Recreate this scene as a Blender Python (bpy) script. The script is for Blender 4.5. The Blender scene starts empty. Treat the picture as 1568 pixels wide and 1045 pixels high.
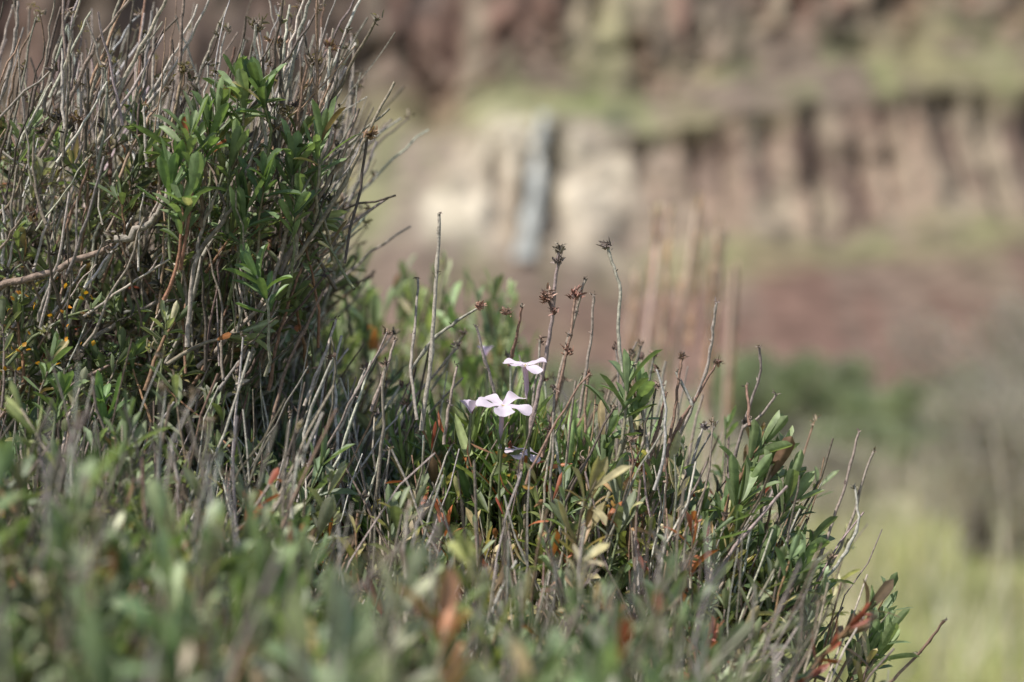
import bpy, math, numpy as np
from mathutils import Vector
rng=np.random.default_rng(7)
R=rng.random
def U(a,b,n=None): return rng.uniform(a,b,n)

# ---------------------------------------------------------------- helpers
def _h(ix,iy,seed):
    n=(ix.astype(np.int64)*374761393+iy.astype(np.int64)*668265263+seed*974634777)&0xffffffff
    n=((n^(n>>13))*1274126177)&0xffffffff
    n=(n^(n>>16))&0xffffffff
    return n/4294967295.0
def vn(x,y,seed=0):
    x=np.asarray(x,float);y=np.asarray(y,float)
    x,y=np.broadcast_arrays(x,y)
    ix=np.floor(x);iy=np.floor(y);fx=x-ix;fy=y-iy
    fx=fx*fx*(3-2*fx);fy=fy*fy*(3-2*fy)
    a=_h(ix,iy,seed);b=_h(ix+1,iy,seed);c=_h(ix,iy+1,seed);d=_h(ix+1,iy+1,seed)
    return (a*(1-fx)+b*fx)*(1-fy)+(c*(1-fx)+d*fx)*fy
def fbm(x,y,seed=0,o=4):
    s=0;a=.5;t=0
    for i in range(o):
        s=s+a*vn(x*2**i,y*2**i,seed+i*17);t+=a;a*=.55
    return s/t
def ss(a,b,x):
    t=np.clip((x-a)/(b-a),0,1);return t*t*(3-2*t)
def nrm(v): return v/np.maximum(np.linalg.norm(v,axis=-1,keepdims=True),1e-9)

class MB:
    def __init__(s): s.v=[];s.f=[];s.c=[];s.n=0
    def add(s,v,f,c):
        v=v.reshape(-1,3);s.v.append(v);s.f.append(f.reshape(-1,4)+s.n);s.c.append(c.reshape(-1,3));s.n+=len(v)
    def build(s,name,mat,parent=None):
        v=np.concatenate(s.v).astype(np.float32);f=np.concatenate(s.f).astype(np.int32);c=np.concatenate(s.c)
        m=bpy.data.meshes.new(name)
        m.vertices.add(len(v));m.vertices.foreach_set("co",v.ravel())
        m.loops.add(len(f)*4);m.loops.foreach_set("vertex_index",f.ravel())
        m.polygons.add(len(f));m.polygons.foreach_set("loop_start",np.arange(0,len(f)*4,4,dtype=np.int32))
        m.polygons.foreach_set("use_smooth",np.ones(len(f),dtype=bool))
        m.update(calc_edges=True)
        a=m.color_attributes.new("Col",'FLOAT_COLOR','POINT')
        rgba=np.ones((len(v),4),np.float32);rgba[:,:3]=np.clip(c,0,1);a.data.foreach_set("color",rgba.ravel())
        m.materials.append(mat)
        o=bpy.data.objects.new(name,m);bpy.context.scene.collection.objects.link(o)
        if parent: o.parent=parent
        return o

def gridfaces(nu,nv,wrap=False):
    i=np.arange(nu-1)[:,None];j=np.arange(nv if wrap else nv-1)[None,:]
    j2=(j+1)%nv
    a=i*nv+j;b=i*nv+j2;c=(i+1)*nv+j2;d=(i+1)*nv+j
    return np.stack([a,b,c,d],-1).reshape(-1,4)

def leaves(mb,P,D,N,L,W,curl,fold,col,nu=7,nv=5,shape='ob',wav=0.0):
    n=len(P)
    if n==0: return
    D=nrm(D);S=nrm(np.cross(D,N));N=np.cross(S,D)
    t=np.linspace(0,1,nu);s=np.linspace(-1,1,nv)
    if shape=='ob': w=.14+1.02*(t**.75)*np.sqrt(np.clip(1-t**3.4,0,1))
    elif shape=='lin': w=np.clip(1.0*np.sqrt(np.clip(1-t**3,0,1)),.03,1)
    elif shape=='petal': w=.14+1.0*(t**.9)*np.sqrt(np.clip(1-t**8,0,1))
    w[-1]=.07 if shape=='ob' else (.07 if shape=='lin' else .42)
    L=np.broadcast_to(L,(n,))[:,None,None,None];W=np.broadcast_to(W,(n,))[:,None,None,None]
    c=np.broadcast_to(curl,(n,)).copy();c[np.abs(c)<.02]=.02;c=c[:,None,None,None]
    fo=np.broadcast_to(fold,(n,))[:,None,None,None]
    T=t[None,:,None,None];Sg=s[None,None,:,None];Wt=w[None,:,None,None]
    along=L*np.sin(c*T)/c;up=L*(1-np.cos(c*T))/c
    lat=Sg*Wt*W*.5*np.cos(fo*.9)
    lift=np.abs(Sg)**1.3*Wt*W*.5*np.sin(fo)
    ph=R(n)[:,None,None,None]*6.28
    lift=lift+wav*W*np.sin(T*9+ph+Sg*1.3)*np.abs(Sg)
    Dn=D[:,None,None,:];Nn=N[:,None,None,:];Sn=S[:,None,None,:]
    Nl=Nn*np.cos(c*T)-Dn*np.sin(c*T)
    V=P[:,None,None,:]+Dn*along+Nn*up+Sn*lat+Nl*lift
    f=gridfaces(nu,nv)[None]+(np.arange(n)*nu*nv)[:,None,None]
    C=np.broadcast_to(col[:,None,None,:],(n,nu,nv,3)).copy()
    if shape!='petal':
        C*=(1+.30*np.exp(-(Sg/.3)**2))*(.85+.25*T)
    mb.add(V,f,C)

def tubes(mb,pts,rad,col,K=5):
    n,p,_=pts.shape
    T=np.zeros_like(pts);T[:,1:-1]=pts[:,2:]-pts[:,:-2];T[:,0]=pts[:,1]-pts[:,0];T[:,-1]=pts[:,-1]-pts[:,-2]
    T=nrm(T);ref=np.broadcast_to(np.array([.31,.93,.12]),T.shape)
    A=nrm(np.cross(T,ref));B=np.cross(T,A)
    th=np.arange(K)*2*np.pi/K
    V=pts[:,:,None,:]+rad[:,:,None,None]*(A[:,:,None,:]*np.cos(th)[None,None,:,None]+B[:,:,None,:]*np.sin(th)[None,None,:,None])
    f=gridfaces(p,K,True)[None]+(np.arange(n)*p*K)[:,None,None]
    if col.ndim==2: col=col[:,None,:]
    C=np.broadcast_to(col[:,:,None,:],(n,p,K,3))
    mb.add(V,f,C)

def stemcurve(base,tip,P=7,bend=.1,kink=.02):
    n=len(base);t=np.linspace(0,1,P)[None,:,None]
    d=tip-base;L=np.linalg.norm(d,axis=1)[:,None,None]
    b=nrm(np.cross(d,rng.normal(size=(n,3))))[:,None,:]*U(-bend,bend,n)[:,None,None]*L
    pts=base[:,None,:]+d[:,None,:]*t+b*(4*t*(1-t))
    k=rng.normal(size=(n,P,3))*kink*L;k[:,0]=0
    return pts+k

def pal(n,cols,wts,jit=.15):
    cols=np.array(cols);w=np.array(wts,float);w/=w.sum()
    c=cols[rng.choice(len(cols),n,p=w)]
    return c*(1+rng.normal(size=(n,1))*jit)*(1+rng.normal(size=(n,3))*jit*.3)

GREEN=[(.170,.215,.105),(.220,.260,.150),(.135,.175,.085),(.31,.325,.225),(.26,.28,.11)]
GW=[4,4,2.5,2.8,1.5]
DEAD=[(.40,.35,.30),(.27,.225,.185),(.14,.11,.085),(.54,.49,.43),(.30,.195,.135)]
DW=[4,4,3,2.6,1.5]
DRY=[(.46,.37,.20),(.40,.14,.06),(.22,.145,.09),(.56,.50,.31),(.33,.085,.05)]

def shoots(mbl,mbs,base,tip,M,L,W,cols,t0=.35,bend=.12,r=.0006,open0=1.25,open1=.4,nu=7,nv=5,scol=None,shape='ob',fold=(.1,.7),dryp=.25):
    n=len(base);P=7
    pts=stemcurve(base,tip,P,bend,.012)
    rr=r*np.linspace(1.25,.7,P)[None,:]*U(.7,1.3,n)[:,None]
    if scol is None: scol=pal(n,[(.22,.17,.12),(.32,.27,.20),(.19,.21,.10),(.30,.17,.10)],[3,3,3,1])
    tubes(mbs,pts,rr,scol,5)
    k=np.arange(M);tt=t0+(1-t0)*((k+.5)/M)**.75
    tt=np.clip(tt[None,:]+rng.normal(size=(n,M))*.03,0,1)
    fi=tt*(P-1);i0=np.clip(np.floor(fi).astype(int),0,P-2);fr=(fi-i0)[...,None]
    ar=np.arange(n)[:,None]
    Pb=pts[ar,i0]*(1-fr)+pts[ar,i0+1]*fr
    ax=nrm(pts[ar,i0+1]-pts[ar,i0])
    e1=nrm(np.cross(ax,np.broadcast_to(np.array([.3,.9,.1]),ax.shape)));e2=np.cross(ax,e1)
    az=(k*2.4)[None,:]+R(n)[:,None]*6.28+rng.normal(size=(n,M))*.3
    rad=e1*np.cos(az)[...,None]+e2*np.sin(az)[...,None]
    op=open0+(open1-open0)*((tt-t0)/(1-t0))**1.4+rng.normal(size=(n,M))*.20
    D=ax*np.cos(op)[...,None]+rad*np.sin(op)[...,None]
    Nn=ax*np.sin(op)[...,None]-rad*np.cos(op)[...,None]
    u=((tt-t0)/(1-t0))
    sz=(.7+.5*np.sin(np.clip(u,0,1)*2.6))*U(.65,1.2,(n,M))*np.where(u>.93,.6,1)
    Lb=np.broadcast_to(L,(n,))[:,None]*sz;Wb=np.broadcast_to(W,(n,))[:,None]*sz*U(.8,1.15,(n,M))
    C=np.broadcast_to(cols[:,None,:],(n,M,3))*U(.75,1.28,(n,M,1))
    dry=(R((n,M))<np.where(u<.3,dryp,.04))
    C=np.where(dry[...,None],pal(n*M,DRY,[3,1.0,4,2,.4]).reshape(n,M,3),C)
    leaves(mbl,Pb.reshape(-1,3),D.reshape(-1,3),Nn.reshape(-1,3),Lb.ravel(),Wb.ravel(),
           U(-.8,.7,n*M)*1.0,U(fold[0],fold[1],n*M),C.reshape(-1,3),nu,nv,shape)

def heads(mb,P,size,col,M=11):
    n=len(P)
    D=rng.normal(size=(n,M,3));D[...,2]=np.abs(D[...,2])*1.0+.1;D=nrm(D)
    N=nrm(rng.normal(size=(n,M,3)))
    S=np.broadcast_to(size,(n,))[:,None]*U(.6,1.2,(n,M))
    C=col[:,None,:]*U(.6,1.5,(n,M,1))
    Pb=np.broadcast_to(P[:,None,:],(n,M,3))+rng.normal(size=(n,M,3))*S[...,None]*.25
    leaves(mb,Pb.reshape(-1,3),D.reshape(-1,3),N.reshape(-1,3),S.ravel(),S.ravel()*.34,U(-1.6,1.6,n*M),.6,C.reshape(-1,3),5,3,'lin')

# ---------------------------------------------------------------- materials
def mat_attr(name,rough=.6,trans=0.0,nscale=300,namt=.25,spec=.4,bump=0.0,bscale=500,tcol=(1.3,1.5,.6)):
    m=bpy.data.materials.new(name);m.use_nodes=True;nt=m.node_tree;nt.nodes.clear()
    o=nt.nodes.new('ShaderNodeOutputMaterial');b=nt.nodes.new('ShaderNodeBsdfPrincipled')
    at=nt.nodes.new('ShaderNodeAttribute');at.attribute_name='Col'
    tc=nt.nodes.new('ShaderNodeTexCoord');nz=nt.nodes.new('ShaderNodeTexNoise')
    nz.inputs['Scale'].default_value=nscale;nz.inputs['Detail'].default_value=3
    nt.links.new(tc.outputs['Object'],nz.inputs['Vector'])
    mr=nt.nodes.new('ShaderNodeMapRange');mr.inputs['From Min'].default_value=.3;mr.inputs['From Max'].default_value=.7
    mr.inputs['To Min'].default_value=1-namt;mr.inputs['To Max'].default_value=1+namt
    nt.links.new(nz.outputs['Fac'],mr.inputs['Value'])
    vm=nt.nodes.new('ShaderNodeVectorMath');vm.operation='SCALE'
    nt.links.new(at.outputs['Color'],vm.inputs[0]);nt.links.new(mr.outputs['Result'],vm.inputs['Scale'])
    nt.links.new(vm.outputs['Vector'],b.inputs['Base Color'])
    b.inputs['Roughness'].default_value=rough;b.inputs['Specular IOR Level'].default_value=spec
    if bump>0:
        n2=nt.nodes.new('ShaderNodeTexNoise');n2.inputs['Scale'].default_value=bscale;n2.inputs['Detail'].default_value=3
        nt.links.new(tc.outputs['Object'],n2.inputs['Vector'])
        bp=nt.nodes.new('ShaderNodeBump');bp.inputs['Strength'].default_value=.6;bp.inputs['Distance'].default_value=bump
        nt.links.new(n2.outputs['Fac'],bp.inputs['Height']);nt.links.new(bp.outputs['Normal'],b.inputs['Normal'])
    if trans>0:
        tr=nt.nodes.new('ShaderNodeBsdfTranslucent');v2=nt.nodes.new('ShaderNodeVectorMath');v2.operation='MULTIPLY'
        v2.inputs[1].default_value=tcol;nt.links.new(vm.outputs['Vector'],v2.inputs[0])
        nt.links.new(v2.outputs['Vector'],tr.inputs['Color'])
        mx=nt.nodes.new('ShaderNodeMixShader');mx.inputs[0].default_value=trans
        nt.links.new(b.outputs[0],mx.inputs[1]);nt.links.new(tr.outputs[0],mx.inputs[2]);nt.links.new(mx.outputs[0],o.inputs[0])
    else: nt.links.new(b.outputs[0],o.inputs[0])
    return m
M_leaf=mat_attr("leaf",.46,.28,350,.25,.45,tcol=(1.35,1.5,.65))
M_stem=mat_attr("dry_stem",.7,0,700,.4,.3,.0004,1500)
M_bark=mat_attr("bark",.85,0,450,.45,.2,.0008,900)
M_petal=mat_attr("petal",.55,.35,400,.04,.3,tcol=(1.05,1.0,1.03))
M_ground=mat_attr("soil_and_turf",.95,0,6,.35,.1,.03,25)
M_rock=mat_attr("basalt_rock",.92,0,.45,.38,.15,.3,.9)
M_water=mat_attr("falling_water",.35,.15,.8,.2,.5,tcol=(1,1,1))
M_far=mat_attr("shrub_foliage",.7,.25,20,.3,.2)
M_grass=mat_attr("grass_blade",.6,.3,20,.2,.3,tcol=(1.2,1.2,.6))

# ---------------------------------------------------------------- terrain height
def edge(y): return .050+np.where(y<0,.12*y,-.10*y)
def gh(x,y):
    x=np.asarray(x,float);y=np.asarray(y,float)
    yy=[-.6,-.5,-.4,-.3,-.2,-.1,-.05,0,.06,.15,.3,.45]
    fc=np.interp(y,yy,[-.17,-.163,-.156,-.158,-.165,-.167,-.153,-.132,-.124,-.129,-.16,-.2])
    fl_=np.interp(y,yy,[-.17,-.160,-.147,-.135,-.127,-.120,-.115,-.106,-.09,-.075,-.06,-.05])
    k=ss(-.03,-.14,x);m=fc*(1-k)+fl_*k
    t=np.maximum(x-edge(y),0);m=m-np.where(t<.07,15*t*t,.0735+2.1*(t-.07))
    t=np.maximum(y-.45,0);m=m-.75*t*t/(t+.15)
    t=np.maximum(-.5-y,0);m=m-1.2*t
    t=np.maximum(-x-.8,0);m=m-.35*t
    fl=-1.08+.10*(fbm(x*.25,y*.25,5)-.5)*ss(2,8,np.hypot(x,y))
    far=ss(40,110,y)*(-6)
    k=.05;h=np.clip(.5+.5*(m-fl)/k,0,1);z=fl*(1-h)+m*h+k*h*(1-h)*.5
    z=z+.008*(fbm(x*30,y*30,9)-.5)*ss(1.5,.3,np.hypot(x,y))
    return z+far

def make_ground():
    a=np.linspace(-1,1,361);b=np.linspace(-1,1,421)
    X=np.sinh(a*8.6)/np.sinh(8.6)*900;Y=np.sinh(b*8.6)/np.sinh(8.6)*900
    X,Y=np.meshgrid(X,Y,indexing='ij');Z=gh(X,Y)
    V=np.stack([X,Y,Z],-1)
    r=np.hypot(X,Y);n=fbm(X*.9,Y*.9,3)
    soil=np.array([.10,.078,.055]);turf=np.array([.22,.23,.095]);dry=np.array([.30,.275,.17])
    k=ss(.45,.9,r)[...,None];c=turf*(1-n[...,None])+dry*n[...,None]
    g2=ss(.4,.6,fbm(X*.3,Y*.3,8))[...,None]
    c=c+((np.array([.22,.195,.13])*(1-g2)+np.array([.19,.22,.11])*g2)-c)*ss(9,18,r)[...,None]
    c=soil*(1-k)+c*k
    mb=MB();mb.add(V,gridfaces(361,421)[:, ::-1].copy(),c);mb.build("ground",M_ground)
make_ground()

# ---------------------------------------------------------------- canyon wall
def make_cliff():
    nx,ns=900,340
    x=np.linspace(-230,230,nx)[:,None];s=np.linspace(0,1,ns)[None,:]
    sp=np.array([0,.12,.30,.33,.60,.70,.92,1.0])
    yr=np.array([120,150,184,188,196,209,220,330]);zr=np.array([-8,-3.0,6.0,8.5,21.5,27,66,72])
    yl=np.array([120,150,180,188,206,213,221,330]);zl=np.array([-8,-3.0,7.0,10.5,22.0,25,66,72])
    w=ss(-9,-1,x+2*(fbm(x*0+1,s*6,77)-.5))
    y=np.interp(s,sp,yr)*w+np.interp(s,sp,yl)*(1-w)
    z=np.interp(s,sp,zr)*w+np.interp(s,sp,zl)*(1-w)
    wave=7.0*(fbm(x*.045,s*1.2+3,21)-.5)+4.0*(fbm(x*.13,s*4,22)-.5)+.06*np.abs(x-5)*ss(-10,30,x)-.10*np.maximum(-x,0)
    z=z+(s>.12)*ss(.12,.4,s)*wave
    jag=.05*(fbm(x*.16,s*3,91)-.5)
    sj=s+jag
    st1=ss(.31,.36,sj)*ss(.63,.52,sj)*w;st2=ss(.68,.75,sj)*ss(.93,.90,s)
    st=np.maximum(st1,st2)
    X=x+1.2*(fbm(x*.2,z*.2,31)-.5)
    but=fbm(x*.09,z*.03+1,11,3)-.5
    colm=np.abs(vn(x*.42+.7*vn(z*.12,x*.1,3),z*.05+7*st2,12)-.5)*2
    col2=vn(x*1.0,z*.07,14)
    crag=fbm(x*.30,z*.30,15)-.5
    y=y+but*6+st*(colm*3.4+col2*1.8)+crag*(1.2+1.6*st)
    V=np.stack([X+0*y,y,z],-1)
    n1=fbm(x*.12,z*.16,41)[...,None];n2=fbm(x*.45,z*.05,42)[...,None];n3=fbm(x*.30,z*.16,43)[...,None];n4=fbm(x*.09,z*.12,44)[...,None]
    red=np.array([.265,.160,.125]);tan=np.array([.37,.305,.225]);dark=np.array([.115,.09,.078])  # darks lifted, contrast kept low: distance haze is put into the rock colours
    olive=np.array([.25,.225,.125]);green=np.array([.21,.24,.10]);talus=np.array([.205,.128,.10]);pale=np.array([.62,.54,.42]);brown=np.array([.205,.16,.125])
    mix=lambda a,b,t:a*(1-t)+b*t
    c1=mix(red,tan,ss(.38,.62,n2));c1=mix(c1,brown,ss(.4,.6,n4)*.7);c1=mix(c1,dark,ss(.50,.64,n3)*.85)
    lowtan=(ss(.62,.5,s)*np.ones_like(x))[...,None];c1=mix(c1,mix(tan,mix(brown,red,.4),ss(.38,.62,n3)),lowtan*.55)
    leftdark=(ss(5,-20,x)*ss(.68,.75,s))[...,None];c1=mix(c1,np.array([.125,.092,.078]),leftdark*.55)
    grs=mix(olive,brown,ss(.38,.64,n1));grs=mix(grs,green,ss(.50,.66,n3)*.5)
    c=mix(grs,c1,np.clip(st+ss(.60,.75,n4[...,0])*.4,0,1)[...,None])
    tl=(ss(.335,.30,s)*np.ones_like(x))[...,None]
    core=(np.exp(-((x-24)/22)**4)*np.ones_like(z))[...,None]
    upper=ss(3.0+.16*np.maximum(x-18,0),6.0+.16*np.maximum(x-18,0),z+5*(n1[...,0]-.5))[...,None]
    tc=mix(mix(talus,brown,ss(.4,.7,n3)*.6),mix(grs,talus,.25),np.clip(upper*.85+(1-core)*.65,0,1))
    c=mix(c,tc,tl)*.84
    br=.55+.75*ss(.35,.62,fbm(x*.40,z*.18,57))
    pm=.95*np.exp(-((x+4.4)/3.6)**2-((z-12.3)/2.5)**2)+.95*np.exp(-((x-8.3)/3.4)**4-((z-14.5)/5.5)**2)+.7*np.exp(-((x-1.0)/4.5)**2-((z-19)/4.)**2)+.25*np.exp(-((x-2)/15)**4-((z-15)/7)**4)
    c=mix(c,pale,np.clip(pm*br,0,.92)[...,None])
    xf=3.2-(22-z)*.14+.15*np.sin(z*.55)
    wet=np.exp(-((x-(xf+1.8))/.9)**2)*ss(10,13,z)*ss(24,21,z)+.6*np.exp(-((x-(xf-1.8))/.8)**2)*ss(9,11,z)*ss(18,15,z)
    c=mix(c,np.array([.11,.09,.055]),np.clip(wet,0,1)[...,None]*.92)
    gp=np.exp(-((x-7)/4.)**2-((z-24.5)/1.6)**2)+.5*np.exp(-((x-10.5)/2.5)**2-((z-33)/6)**2)
    c=mix(c,np.array([.20,.25,.08]),np.clip(gp,0,1)[...,None]*.65)
    dk=np.exp(-((x-10.5)/1.6)**2-((z-22.5)/1.6)**2);c=mix(c,np.array([.06,.07,.045]),dk[...,None]*.9)
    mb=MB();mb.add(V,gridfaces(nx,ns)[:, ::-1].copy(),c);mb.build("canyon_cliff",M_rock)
    def surf(xq,zq):
        i=int((xq+230)/460*(nx-1));zi=z[i];j=int(np.argmin(np.abs(zi-zq)+(s[0]<.12)*100));lo=max(i-3,0)
        return y[lo:i+4,max(j-3,0):j+4].min()
    zz=np.linspace(22.6,7.6,28);rib=[]
    for k,q in enumerate(zz):
        cx=3.2-(22-q)*.14+.15*math.sin(q*.55);wd=.50+.35*(k/27)+.12*math.sin(q*1.7)
        yy=surf(cx,q)-.5
        rib.append([(cx-wd+u*2*wd+.12*math.sin(q*3+u*9),yy-.35*math.sin(u*math.pi)+.1*math.sin(u*25),q) for u in np.linspace(0,1,9)])
    rib=np.array(rib);rib[:,:,1]=np.minimum.accumulate(rib[:,:,1],axis=0)
    cc=np.ones((28,9,3))*np.array([.55,.56,.52])*(0.6+.6*vn(np.linspace(0,8,28)[:,None],np.linspace(0,3,9)[None,:],3))[...,None]
    mw=MB();mw.add(rib,gridfaces(28,9),cc);mw.build("waterfall",M_water)
make_cliff()

# ---------------------------------------------------------------- sagebrush, shrubs, grass on the flat
def bush(name,cx,cy,rx,ry,h,cols,n=9000,leafL=.03,leafW=.008,lobes=14):
    ml=MB();ms=MB();gz=float(gh(cx,cy))
    lc=np.stack([cx+rng.normal(size=lobes)*rx*.5,cy+rng.normal(size=lobes)*ry*.5,gz+h*U(.35,.85,lobes)],-1)
    lr=U(.22,.42,lobes)*h*.8
    k=rng.integers(0,lobes,n);d=nrm(rng.normal(size=(n,3)))
    P=lc[k]+d*(lr[k]*R(n)**.45)[:,None]*np.array([1.1,1.1,.9]);P[:,2]=np.maximum(P[:,2],gz+.02)
    D=nrm(d*.6+rng.normal(size=(n,3))*.5+np.array([0,0,.8]))
    N=nrm(rng.normal(size=(n,3)))
    C=pal(n,cols,[1]*len(cols),.2)*(.6+.6*vn(P[:,0]*6/h,P[:,2]*6/h,8))[:,None]
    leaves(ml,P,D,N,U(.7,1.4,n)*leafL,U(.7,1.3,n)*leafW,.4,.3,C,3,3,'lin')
    nb=90;kk=rng.integers(0,lobes,nb);b=np.tile([[cx,cy,gz]],(nb,1))+rng.normal(size=(nb,3))*[rx*.2,ry*.2,0]
    tp=lc[kk]+nrm(rng.normal(size=(nb,3)))*lr[kk][:,None]*.9+[0,0,h*.12]
    tubes(ms,stemcurve(b,tp,7,.15,.03),np.linspace(.018,.003,7)[None,:]*np.ones((nb,1))*h,pal(nb,[(.32,.28,.25),(.22,.19,.17)],[1,1]),5)
    e=bpy.data.objects.new(name,None);bpy.context.scene.collection.objects.link(e)
    ml.build("foliage",M_far,e);ms.build("branches",M_bark,e)
GREY=[(.42,.36,.32),(.34,.29,.27),(.48,.42,.37),(.30,.29,.22)]
bush("sagebrush",2.45,9.0,.55,.5,.95,GREY,11000)
bush("sagebrush",3.3,10.5,.7,.6,1.35,GREY,10000)
bush("sagebrush",1.85,11.5,.45,.5,.45,GREY,6000)
bush("sagebrush",4.6,15.0,1.0,.8,1.6,GREY,10000,.04,.012)
bush("sagebrush",3.0,8.2,.4,.4,.6,GREY,5000)
GS=[(.30,.34,.21),(.34,.37,.23),(.26,.30,.18)]
bush("green_shrub",2.7,21,1.3,1.1,.95,GS,11000,.06,.02,20)
bush("green_shrub",4.2,19,1.0,.8,.7,GS,8000,.06,.02,18)
bush("green_shrub",3.2,15.5,.9,.7,.35,GS,7000,.05,.015,18)
bush("green_shrub",2.0,14.5,.6,.6,.30,GS,5000,.05,.015,18)
bush("green_shrub",.4,26,1.3,1,.8,GS,6000,.06,.02)
bush("green_shrub",-3.0,24,1.6,1,.9,GS,5000,.06,.02)

def grass(name,n,xr,yr,hh,w,cols,wts,clump=.5,mat=M_grass):
    mb=MB();x=U(xr[0],xr[1],n);y=U(yr[0],yr[1],n)
    z=gh(x,y)
    dn=fbm(x*1.6,y*1.6,66);keep=R(n)<ss(.25,.65,dn)*clump+(1-clump);x=x[keep];y=y[keep];z=z[keep];dn=dn[keep];n=len(x)
    P=np.stack([x,y,z-.01],-1);D=nrm(np.stack([rng.normal(size=n)*.22+.05,rng.normal(size=n)*.22,np.ones(n)],-1))
    N=nrm(np.stack([rng.normal(size=n),rng.normal(size=n),np.zeros(n)],-1))
    c=pal(n,cols,wts,.15)*(.7+.6*vn(x*2.2,y*1.5,33))[:,None]
    leaves(mb,P,D,N,U(.5,1.3,n)*hh*(.6+.8*dn),U(.7,1.3,n)*w,U(.1,1.1,n),.3,c,5,3,'lin')
    mb.build(name,mat)
grass("meadow_grass",36000,(-1.2,4.2),(2.0,11),.13,.006,[(.36,.39,.16),(.30,.34,.13),(.50,.46,.28),(.44,.43,.20)],[3,2.5,2,2])
grass("dry_grass",6200,(-2,5.5),(4.5,15),.38,.007,[(.60,.54,.41),(.50,.43,.33),(.40,.38,.25)],[2.3,2,1.3],.98)

# ---------------------------------------------------------------- tall dry grass stalks behind the plants
def tall_grass():
    ms=MB();ml=MB()
    tops=[(.115,.80,.098),(.128,.85,.10),(.155,.88,.112),(.168,.84,.090),(.160,.80,.06),(.108,.95,.055),(.178,.80,.055),(.142,.9,.045)]
    B=[];T=[]
    for (x,y,z) in tops:
        g=float(gh(x-.02,y));B.append((x-.03-.03*R(),y,g));T.append((x,y,z))
    B=np.array(B);T=np.array(T);n=len(B)
    tubes(ms,stemcurve(B,T,9,.04,.003),np.linspace(.0023,.0017,9)[None]*np.ones((n,1)),pal(n,[(.66,.48,.38),(.60,.46,.35)],[1,1],.08),6)
    for i in range(n):
        M=90;t=R(M)*.12
        ax=nrm((T[i]-B[i])[None])[0];P=T[i]-ax*t[:,None]
        D=nrm(ax+rng.normal(size=(M,3))*.13);leaves(ml,P,D,nrm(rng.normal(size=(M,3))),.015,.003,.2,.3,pal(M,[(.68,.50,.41),(.60,.46,.36)],[1,1]),4,3,'lin')
    e=bpy.data.objects.new("tall_dry_grass",None);bpy.context.scene.collection.objects.link(e)
    B2=np.array([[.72,2.1,gh(.72,2.1)],[.80,2.3,gh(.8,2.3)],[.64,2.4,gh(.64,2.4)]]).astype(float);T2=B2+np.array([[-.02,0,.85],[.03,0,.9],[.03,0,.62]])
    T2[:,2]=[-.12,-.14,-.25]
    tubes(ms,stemcurve(B2,T2,9,.03,.003),np.linspace(.003,.002,9)[None]*np.ones((3,1)),pal(3,[(.50,.43,.32)],[1]),5)
    ms.build("stalks",M_stem,e);ml.build("seed_heads",M_grass,e)
tall_grass()

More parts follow.
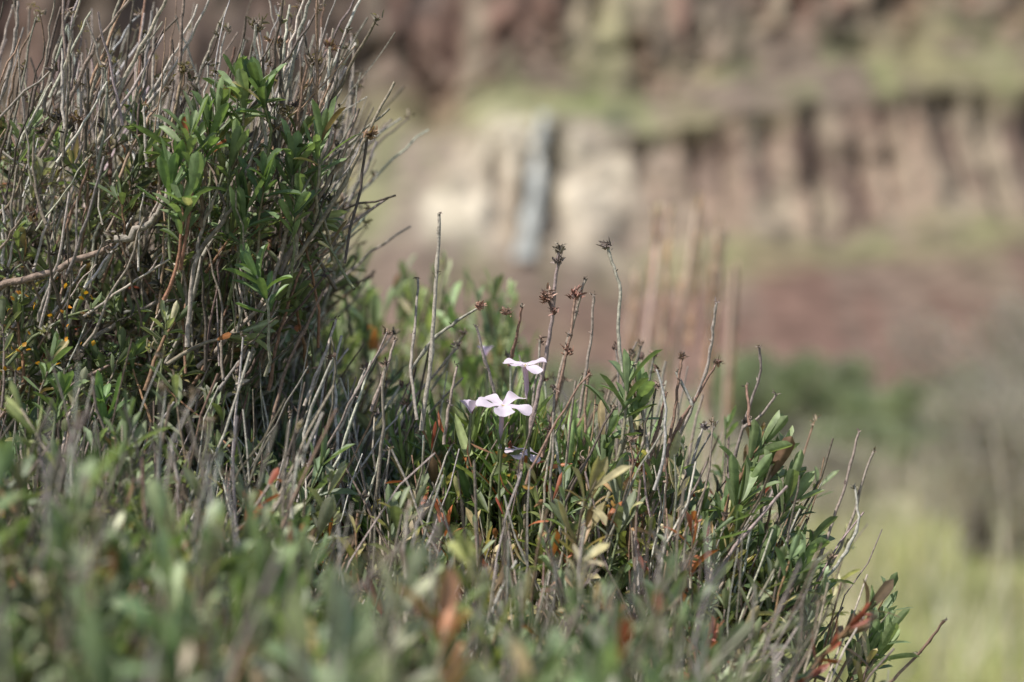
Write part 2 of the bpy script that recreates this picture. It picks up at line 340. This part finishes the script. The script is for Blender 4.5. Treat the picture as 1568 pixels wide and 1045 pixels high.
# ---------------------------------------------------------------- leafy mat over the mound
def colour_field(x,y,n):
    c=pal(n,GREEN,GW,.14)
    f=fbm(x*22,y*22,77)
    m=(f>.58)&(R(n)<.38);c[m]=pal(m.sum(),DRY,[4,.8,2,3,.5],.15)
    m=((np.hypot((x-.03)/.05,(y-.0)/.12)<1)&(R(n)<.13));c[m]=pal(m.sum(),DRY,[3,2.,1,2,.8],.12)
    return c
def mat():
    ml=MB();ms=MB()
    def place(n,yr,pad):
        x=U(-.42,.24,n);y=U(yr[0],yr[1],n);d=y+.78
        k=(x<edge(y)+pad)&(x>-.30*d-.10);return x[k],y[k]
    x,y=place(3400,(-.33,.30),.065);n=len(x);z=gh(x,y)
    B=np.stack([x,y,z-.004],-1)
    lean=rng.normal(size=(n,3))*.32;lean[:,2]=1;lean[:,0]+=.10+np.clip(x-edge(y),-.04,.1)*5
    h=U(.040,.10,n)*(.70+.6*fbm(x*16,y*16,5))
    T=B+nrm(lean)*h[:,None]
    c=colour_field(x,y,n)
    L=U(.008,.0150,n);W=L*U(.30,.40,n)
    shoots(ml,ms,B,T,14,L,W,c,.42,nu=6,nv=5)
    x,y=place(900,(-.50,-.20),.05);k=fbm(x*18,y*18,15)>.45;x=x[k];y=y[k];n=len(x);z=gh(x,y)
    B=np.stack([x,y,z-.004],-1);lean=rng.normal(size=(n,3))*.22;lean[:,2]=1
    h=U(.045,.102,n);h=h*np.where(y<-.4,.9,1);T=B+nrm(lean)*h[:,None]
    L=U(.013,.021,n)
    shoots(ml,ms,B,T,13,L,L*U(.31,.40,n),pal(n,[(.175,.23,.105),(.235,.295,.155),(.30,.33,.195),(.135,.175,.085),(.36,.30,.21),(.38,.20,.12)],[3,3.5,2.0,1.5,.8,.4]),.45,nu=8,nv=5,r=.0009,open0=1.0,open1=.2)
    x,y=place(4300,(-.42,.28),.055);k=(y>-.2)|(R(len(x))<.45);x=x[k];y=y[k];n=len(x)
    B=np.stack([x,y,gh(x,y)],-1);lean=rng.normal(size=(n,3))*.30;lean[:,2]=1;lean[:,0]+=.10+np.clip(x-edge(y),0,.1)*5
    T=B+nrm(lean)*U(.05,.120,n)[:,None]
    tubes(ms,stemcurve(B,T,8,.08,.008),np.linspace(.00055,.00032,8)[None]*U(.7,1.5,n)[:,None],pal(n,DEAD,DW),5)
    k=R(n)<.2;heads(ml,T[k],.0030,pal(k.sum(),[(.14,.11,.09),(.28,.22,.17)],[1,1]),8)
    n=130;x=rng.normal(size=n)*.035+.028;y=U(-.05,.03,n);g=gh(x,y);P=np.stack([x,y,g+U(.045,.090,n)],-1)
    leaves(ml,P,nrm(rng.normal(size=(n,3))+np.array([0,0,.6])),nrm(rng.normal(size=(n,3))),U(.008,.014,n),U(.0020,.0034,n),U(-1.2,1.2,n),.4,pal(n,[(.44,.15,.07),(.30,.085,.05),(.58,.46,.24),(.46,.26,.13)],[1.8,1.4,2.4,1.5]),7,5,'ob')
    x,y=place(4800,(-.5,.30),.10);n=len(x);P=np.stack([x,y,gh(x,y)+U(.0,.03,n)],-1)
    D=rng.normal(size=(n,3));D[:,2]*=.5
    leaves(ml,P,D,nrm(rng.normal(size=(n,3))),U(.007,.014,n),U(.002,.004,n),U(-1.5,1.5,n),.5,pal(n,DRY+[(.12,.09,.07)],[4,1,4,3,.4,5]),4,3,'ob')
    e=bpy.data.objects.new("low_leafy_groundcover",None);bpy.context.scene.collection.objects.link(e)
    ml.build("leaves",M_leaf,e);ms.build("stems",M_stem,e)
mat()

# drawing board through the flower (plane y=0), 0.256 mm per unit
def W3(u,v,y=0.0): return np.array([(u-784)*.000256,y,(522-v)*.000256])
def W3a(a): return np.array([W3(*q) for q in a])

# ---------------------------------------------------------------- left woody shrub
def shrub():
    ml=MB();ms=MB();mw=MB()
    n=46;bu=U(-40,330,n);bv=U(560,680,n);by=U(.02,.20,n)
    B=np.stack([(bu-784)*.000256,by,(522-bv)*.000256-.02],-1);B[:,2]=np.minimum(B[:,2],-.03)
    tu=np.where(R(n)<.5,U(260,480,n),U(-150,260,n));tv=U(250,480,n)
    T=np.stack([(tu-784)*.000256,by+U(-.04,.06,n),(522-tv)*.000256],-1)
    tubes(mw,stemcurve(B,T,12,.18,.024),np.linspace(.0018,.0008,12)[None]*U(.5,1.1,n)[:,None],pal(n,[(.28,.235,.19),(.17,.135,.11),(.38,.325,.26),(.22,.145,.10)],[3,3,1,1]),7)
    limbs=[[(-20,450,.0),(60,420,.0),(120,395,.0),(190,370,.005),(240,330,.0),(280,240,.0),(300,150,.01)],
           [(190,370,-.01),(230,350,-.01),(262,310,-.01),(268,250,-.005),(255,180,0)],
           [(250,560,.01),(290,480,.0),(310,400,-.005),(345,330,0),(380,260,0),(400,180,0)],
           [(300,560,.0),(370,500,.0),(420,440,0),(440,340,.0),(470,240,0),(500,150,0),(510,45,0)],
           [(0,600,.03),(60,560,.02),(130,520,.02),(200,470,.02),(280,450,.02)],
           [(400,480,.0),(450,400,.0),(500,330,.0),(545,250,0),(568,190,0),(605,124,0)],
           [(430,420,.0),(470,330,.0),(520,250,.0),(552,165,0)],[(440,300,.0),(480,210,.0),(525,95,0)],[(400,260,0),(440,130,0),(468,20,0),(480,-40,0)],
           [(300,530,-.02),(305,440,-.02),(320,360,-.02),(350,290,-.025)],[(310,400,-.02),(370,320,-.02),(400,240,-.02)],
           [(150,220,0),(190,120,0),(255,0,0),(280,-50,0)],[(270,240,0),(275,140,0),(278,40,0),(284,-30,0)],[(60,240,0),(110,150,0),(150,60,0),(200,0,0)],[(0,160,0),(20,80,0),(30,0,0)]]
    for li,l in enumerate(limbs):
        p=W3a(l);t=np.linspace(0,len(p)-1,18);q=np.stack([np.interp(t,np.arange(len(p)),p[:,k]) for k in range(3)],-1)
        q[1:-1]=(q[:-2]+2*q[1:-1]+q[2:])/4;q+=rng.normal(size=(18,3))*(.0007 if li<5 else .0003)
        r0=.0016 if li in(0,1,4) else .0010
        tubes(mw,q[None],np.linspace(r0,.00055,18)[None],pal(1,[(.29,.23,.18),(.36,.31,.26)],[1,1],.1),7)
    n=980;u=U(-140,525,n);v0=U(190,600,n);y=U(-.02,.20,n)
    y=np.where((u>220)&(u<470),np.maximum(y,-.005),y)
    lim=np.interp(v0,[200,400,480,600],[500,470,430,380]);u=np.minimum(u,lim-U(0,60,n))
    B=np.stack([(u-784)*.000256,y,(522-v0)*.000256],-1)
    ang=np.radians(np.interp(u,[-140,200,500],[4,14,20]))+rng.normal(size=n)*.32
    Ls=U(.020,.060,n)
    D=np.stack([np.sin(ang),rng.normal(size=n)*.25,np.cos(ang)],-1);T=B+nrm(D)*Ls[:,None]
    tubes(ms,stemcurve(B,T,9,.08,.009),np.linspace(.00056,.00036,9)[None]*U(.6,1.5,n)[:,None],pal(n,DEAD,DW),6)
    k=R(n)<.25;heads(ml,T[k],.0035,pal(k.sum(),[(.14,.11,.09),(.28,.22,.17)],[1,1]),8)
    n=215;u=np.concatenate([U(-60,240,120),U(385,500,78),U(240,400,17)]);v0=U(110,290,n);y=U(-.01,.12,n)
    B=np.stack([(u-784)*.000256,y,(522-v0)*.000256],-1)
    ang=np.radians(np.interp(u,[0,250,500],[16,8,16]))+rng.normal(size=n)*.22
    T=B+nrm(np.stack([np.sin(ang),rng.normal(size=n)*.15,np.cos(ang)],-1))*U(.022,.056,n)[:,None]
    tubes(ms,stemcurve(B,T,10,.06,.006),np.linspace(.00065,.0004,10)[None]*U(.7,1.4,n)[:,None],pal(n,DEAD,DW),6)
    k=R(n)<.3;heads(ml,T[k],.0032,pal(k.sum(),[(.14,.11,.09),(.28,.22,.17)],[1,1]),8)
    n=500;v=U(175,640,n);lim=np.interp(v,[130,200,300,400,480,640],[450,490,510,480,430,400]);u=-150+(lim+150)*R(n)**.75
    y=U(-.01,.20,n)
    T=np.stack([(u-784)*.000256,y,(522-v)*.000256],-1)
    k=vn(u*.012,v*.012,91)>.30;T=T[k];n=len(T);u=u[k]
    ang=np.radians(np.interp(u,[-100,200,500],[-5,8,25]))+rng.normal(size=n)*.4
    B=T-nrm(np.stack([np.sin(ang),rng.normal(size=n)*.35,np.cos(ang)],-1))*U(.022,.05,n)[:,None]
    shoots(ml,ms,B,T,12,U(.0075,.013,n),U(.0028,.0043,n),pal(n,[(.165,.21,.10),(.215,.26,.14),(.11,.14,.07),(.29,.31,.20)],[4,3.5,2,2]),.5,dryp=.3)
    big=[(385,185,-.02),(408,165,-.022),(372,150,-.015),(335,225,-.025),(312,240,-.03),(348,205,-.02),(318,300,-.03),(285,305,-.03),(300,335,-.03),(405,445,-.025),(495,240,-.01),(415,300,-.022),(370,260,-.022),(460,330,-.01),(385,350,-.02),(185,640,-.03),(130,620,-.04),(200,190,.02),(110,570,-.03),(450,270,-.01)]
    T=W3a(big)+np.array([0,0,.006]);n=len(T)
    B=T+np.stack([U(-.008,.004,n),U(.0,.012,n),U(-.04,-.028,n)],-1)
    shoots(ml,ms,B,T,15,U(.0125,.0165,n),U(.0044,.0055,n),pal(n,[(.165,.235,.10),(.205,.265,.13)],[1,1],.08),.55,nu=10,nv=7,open0=1.1,open1=.2,fold=(.2,.8),dryp=.08)
    n=520;v=U(150,620,n);lim=np.interp(v,[130,200,300,400,480,640],[480,510,510,480,430,380]);u=-150+(lim+150)*R(n);y=U(-.01,.20,n)
    heads(ml,np.stack([(u-784)*.000256,y,(522-v)*.000256],-1),U(.003,.006,n),pal(n,[(.07,.06,.052),(.16,.125,.10),(.38,.32,.25)],[3,3,2]),12)
    hd=W3a([(395,42,0),(482,95,0),(567,208,0),(505,72,0),(420,60,.01),(280,108,0),(120,185,0),(200,320,0),(50,330,.0)])
    heads(ml,hd,.0042,pal(len(hd),[(.20,.14,.11),(.30,.21,.16)],[1,1]),26)
    st=hd[:6];n=len(st)
    tubes(ms,stemcurve(st+np.array([-.01,0,-.05]),st,8,.08,.008),np.full((n,8),.0006),pal(n,DEAD,DW),6)
    n=40;P=W3a([(U(-20,160),U(440,570),U(-.03,.0)) for _ in range(n)])
    leaves(ml,P,rng.normal(size=(n,3)),rng.normal(size=(n,3)),.0024,.0024,1,.3,pal(n,[(.62,.28,.03)],[1]),4,3,'ob')
    e=bpy.data.objects.new("woody_shrub",None);bpy.context.scene.collection.objects.link(e)
    ml.build("leaves",M_leaf,e);ms.build("dead_stems",M_stem,e);mw.build("branches",M_bark,e)
shrub()

# ---------------------------------------------------------------- soft plants standing behind
def behind():
    ml=MB();ms=MB();n=66
    x=U(-.15,.01,n);y=U(.22,.44,n);top=np.interp(x,[-.15,-.1,-.04,.0,.015],[.03,.052,.045,.03,-.01])-U(0,.06,n)
    T=np.stack([x,y,top],-1);B=np.stack([x+U(-.012,.012,n),y,gh(x,y)],-1)
    shoots(ml,ms,B,T,12,U(.015,.022,n),U(.005,.007,n),pal(n,[(.28,.33,.17),(.34,.39,.20),(.23,.27,.14)],[1,1,1]),.5,r=.0012,open0=.9,open1=.2)
    e=bpy.data.objects.new("leafy_plant",None);bpy.context.scene.collection.objects.link(e)
    ml.build("leaves",M_leaf,e);ms.build("stems",M_stem,e)
behind()

# ---------------------------------------------------------------- rosettes on the right rim
def rim():
    ml=MB();ms=MB()
    big=[(960,600,-.01),(950,640,-.01),(1165,690,-.01),(1190,715,-.01),(1150,740,-.01),(1105,800,-.01),(1120,835,-.02),(1205,765,-.01),(1230,845,-.01),(1215,880,-.02),(1075,790,.0),(1325,990,-.01),(1310,1010,-.01),(1345,980,-.01),(1245,910,-.01),(1190,950,-.01),(1215,1000,-.02),(1110,920,-.02),(1010,740,.0),(925,720,-.01),(1160,860,-.02),(1235,1030,-.01),(975,620,-.005),(1130,770,-.02)]
    T=W3a(big)+np.array([0,0,.004]);n=len(T);B=T+np.stack([U(-.026,-.008,n),U(-.005,.015,n),U(-.06,-.04,n)],-1)
    shoots(ml,ms,B,T,13,U(.0135,.0175,n),U(.0044,.0056,n),pal(n,[(.18,.24,.11),(.22,.275,.14)],[1,1],.08),.62,r=.0009,nu=10,nv=7,open0=1.05,open1=.2,fold=(.2,.8),dryp=.08)
    n=110;u=U(1000,1220,n);v=U(770,1080,n);v=np.maximum(v,np.interp(u,[1000,1180,1290],[710,810,980]));T=W3a(np.stack([u,v,U(-.05,.06,n)],-1));B=T+np.stack([U(-.035,-.005,n),U(-.02,.02,n),U(-.07,-.035,n)],-1)
    shoots(ml,ms,B,T,12,U(.009,.0135,n),U(.0032,.0046,n),pal(n,GREEN,GW),.4)
    e=bpy.data.objects.new("leafy_rosette_shrub",None);bpy.context.scene.collection.objects.link(e)
    ml.build("leaves",M_leaf,e);ms.build("stems",M_stem,e)
rim()

# ---------------------------------------------------------------- dead flower stalks
def stalks():
    ms=MB();ml=MB()
    L=[[(673,328),(670,400),(665,480),(660,560),(645,660)],
       [(930,378),(938,405),(951,442),(945,490),(947,540),(960,600),(968,680)],
       [(857,384),(850,430),(848,480),(838,540),(822,620),(800,700)],
       [(880,455),(876,500),(865,550),(845,640),(830,700)],
       [(838,452),(848,482)],[(735,470),(700,490),(660,520),(625,570)],[(638,425),(634,500),(628,560),(640,640)],
       [(908,450),(906,500),(898,560),(885,640)],[(896,426),(885,470),(870,520),(850,600)],
       [(1162,532),(1166,570),(1150,620),(1137,660),(1118,740),(1100,800)],[(1185,602),(1165,635),(1137,655)],
       [(1139,588),(1140,650)],[(1100,462),(1095,510),(1090,560),(1060,640),(1030,700)],
       [(1100,556),(1070,605),(1040,650),(1000,740)],[(1045,545),(1040,570),(1030,640),(1015,720)],[(1082,650),(1060,720),(1040,780)],
       [(1314,660),(1300,720),(1275,790),(1255,840),(1225,900)],[(1337,690),(1320,740),(1310,790),(1285,850),(1255,900),(1225,975)],
       [(1308,745),(1312,800),(1280,850),(1240,890)],[(1445,950),(1420,990),(1370,1045),(1330,1080)],
       [(495,446),(470,500),(440,560),(420,640)],[(462,408),(445,450),(420,520),(405,600)],[(560,565),(545,600),(520,660)],
       [(1235,795),(1200,880),(1150,960),(1110,1030)],[(1185,760),(1160,850),(1130,940),(1100,1020)],
       [(800,470),(790,520),(780,560)],[(730,500),(745,560),(760,610)],[(1035,570),(1060,620)],[(970,560),(985,640),(990,700)],
       [(515,490),(500,540),(470,620)],[(605,520),(590,570),(570,630)],[(700,560),(690,610),(680,680)],[(255,760),(262,700),(275,640)],[(1020,600),(1010,650),(990,720)]]
    rr=[.0008,.0007,.0008,.0006]+[.0006]*40
    for i,l in enumerate(L):
        p=W3a([(a,b,0) for a,b in l]);P=len(l)*4;t=np.linspace(0,len(p)-1,P)
        q=np.stack([np.interp(t,np.arange(len(p)),p[:,k]) for k in range(3)],-1)
        for _ in range(2): q[1:-1]=(q[:-2]+2*q[1:-1]+q[2:])/4
        q+=rng.normal(size=q.shape)*.00015;off=rng.normal()*.008*(i>3)*(i<16);q[:,1]+=off+np.linspace(0,1,P)*rng.normal()*.012
        r=rr[i]*np.linspace(.8,1.2,P)*(1+.35*(R(P)<.12))
        tubes(ms,q[None],r[None],pal(1,[(.32,.26,.22),(.40,.35,.30),(.25,.16,.12)],[1,1,1],.1),7)
        heads(ml,np.array([q[0],q[min(6,P-1)]]),.0018,pal(2,[(.22,.17,.14)],[1]),7)
    n=115;u=U(470,1270,n);vt=np.interp(u,[470,800,1000,1150,1270],[540,570,590,690,860])+U(-65,140,n);y=U(-.04,.08,n)
    y=np.where(np.abs(u-765)<75,np.abs(y)+.015,y)
    T=np.stack([(u-784)*.000256,y,(522-vt)*.000256],-1);B=T+np.stack([U(-.035,.006,n),U(-.01,.01,n),U(-.075,-.04,n)],-1)
    tubes(ms,stemcurve(B,T,10,.10,.007),np.linspace(.0007,.00045,10)[None]*U(.7,1.25,n)[:,None],pal(n,DEAD,DW),6)
    k=R(n)<.4;heads(ml,T[k],.0026,pal(k.sum(),[(.20,.13,.10),(.28,.20,.15)],[1,1]),14)
    H=[(857,384,.0045),(855,400,.004),(838,452,.0045),(834,458,.004),(880,453,.005),(930,378,.0045),(735,470,.0035),(1100,556,.003),(870,538,.004),(848,478,.003),(775,480,.004),(1045,547,.003),(900,575,.003),(980,662,.004),(1080,655,.003),(1140,648,.003),(1258,838,.003)]
    P=np.array([W3(a,b,0) for a,b,_ in H]);heads(ml,P,np.array([h[2]*.72 for h in H]),pal(len(H),[(.24,.14,.105),(.30,.18,.14),(.20,.165,.14)],[1,1,1]),34)
    e=bpy.data.objects.new("dead_flower_stalks",None);bpy.context.scene.collection.objects.link(e)
    ms.build("stalks",M_stem,e);ml.build("dried_calyxes",M_stem,e)
stalks()

# ---------------------------------------------------------------- phlox in bloom
def phlox():
    ml=MB();ms=MB()
    n=180;x=rng.normal(size=n)*.022-.004;y=.010+np.abs(rng.normal(size=n))*.035;g=gh(x,y)
    top=-.022-U(0,.045,n)-np.abs(x)*.3
    T=np.stack([x+rng.normal(size=n)*.008,y,top],-1);B=np.stack([x*.7,y,g],-1)
    shoots(ml,ms,B,T,10,U(.012,.020,n),U(.0019,.0029,n),pal(n,[(.22,.30,.11),(.17,.24,.09),(.29,.35,.15)],[1,1,1]),.35,open0=.9,open1=.25,shape='lin',fold=(.2,.6))
    e=bpy.data.objects.new("phlox_plant",None);bpy.context.scene.collection.objects.link(e)
    ml.build("leaves",M_leaf,e);ms.build("stems",M_stem,e)
    mp=MB();mt=MB()
    fl=[((770,620,-.018),.0106,(.08,-.34,.94),.31,.28),((804,560,-.014),.0080,(-.08,-.26,1),.9,.22),((800,692,-.006),.0070,(.15,-.32,.94),.0,.15)]
    for (uv,Lp,ax,rot,cup) in fl:
        c=W3(*uv);a=np.array(ax,float);a/=np.linalg.norm(a)
        e1=nrm(np.cross(a,[0,1,.1])[None])[0];e2=np.cross(a,e1)
        az=rot+np.arange(5)*2*np.pi/5+rng.normal(size=5)*.06;rad=e1*np.cos(az)[:,None]+e2*np.sin(az)[:,None]
        up=cup+U(-.15,.28,5);D=rad*np.cos(up)[:,None]+a*np.sin(up)[:,None];N=a*np.cos(up)[:,None]-rad*np.sin(up)[:,None]
        col=np.tile([[.88,.77,.87]],(5,1))
        leaves(mp,np.tile(c,(5,1))+rad*.0006+a*(np.arange(5)%2*.0003)[:,None],D,N,Lp*U(.90,1.1,5),Lp*.90,U(-.8,-.1,5),U(.05,.35,5),col,14,11,'petal',.045)
        t=np.linspace(0,1,8)[:,None];q=c-a*t*.013+np.array([0,0,-.004])*t*t
        tubes(mp,q[None],np.linspace(.0011,.0008,8)[None],np.array([[.66,.52,.60]]),8)
        leaves(mt,np.tile(q[-1],(6,1)),nrm(a+np.array([e1*math.cos(k)+e2*math.sin(k) for k in range(6)])*.25),np.array([e1*math.cos(k)+e2*math.sin(k) for k in range(6)]),.009,.0016,.1,.5,pal(6,[(.20,.26,.12)],[1]),6,3,'lin')
        b=q[-1];b2=np.array([b[0]+.003,b[1]+.01,b[2]-.06]);tubes(mt,stemcurve(b2[None],b[None],8,.06,.004),np.full((1,8),.0006),np.array([[.20,.23,.11]]),6)
        k=5;leaves(mt,np.tile(c,(k,1))-a*.0005,nrm(a+rng.normal(size=(k,3))*.2),nrm(rng.normal(size=(k,3))),.0015,.0006,.1,.3,np.tile([[.7,.60,.35]],(k,1)),4,3,'lin')
    for uv,Lp in (((720,634,.01),.0070),((738,548,.10),.0060)):
        c=W3(*uv);az=np.arange(4)*1.57+.4;D=np.stack([np.cos(az)*.6,np.sin(az)*.6,np.ones(4)],-1)
        leaves(mp,np.tile(c,(4,1)),D,np.stack([-np.cos(az),-np.sin(az),.6*np.ones(4)],-1),Lp,Lp*.7,-.4,.3,np.tile([[.82,.70,.84]],(4,1)),8,7,'petal')
        tubes(mt,stemcurve((c-[0.002,0,.05])[None],c[None],8,.05,.004),np.full((1,8),.0007),np.array([[.22,.24,.14]]),6)
    mp.build("petals",M_petal,e);mt.build("calyxes",M_leaf,e)
phlox()

# ---------------------------------------------------------------- light, sky, camera
ts=Vector((-.46,-.34,.82)).normalized()
sd=bpy.data.lights.new("sun","SUN");sd.energy=5.0;sd.angle=math.radians(.53);sd.color=(1,.955,.88)
so=bpy.data.objects.new("sun",sd);so.rotation_euler=ts.to_track_quat('Z','Y').to_euler();bpy.context.scene.collection.objects.link(so)
w=bpy.data.worlds.new("World");bpy.context.scene.world=w;w.use_nodes=True;nt=w.node_tree
sk=nt.nodes.new('ShaderNodeTexSky');sk.sky_type='NISHITA';sk.sun_disc=False
sk.sun_elevation=math.asin(ts.z);sk.sun_rotation=math.atan2(ts.x,ts.y)
bg=nt.nodes['Background'];bg.inputs['Strength'].default_value=.13;nt.links.new(sk.outputs[0],bg.inputs['Color'])
cd=bpy.data.cameras.new("camera");cd.lens=70;cd.sensor_width=36;cd.clip_start=.02;cd.clip_end=3000
cd.dof.use_dof=True;cd.dof.focus_distance=.775;cd.dof.aperture_fstop=7.1;cd.dof.aperture_blades=0
co=bpy.data.objects.new("camera",cd);co.location=(0,-.78,0);co.rotation_euler=(math.radians(90),0,0)
bpy.context.scene.collection.objects.link(co);bpy.context.scene.camera=co
sc=bpy.context.scene;sc.view_settings.view_transform='Standard';sc.view_settings.look='None';sc.view_settings.exposure=0
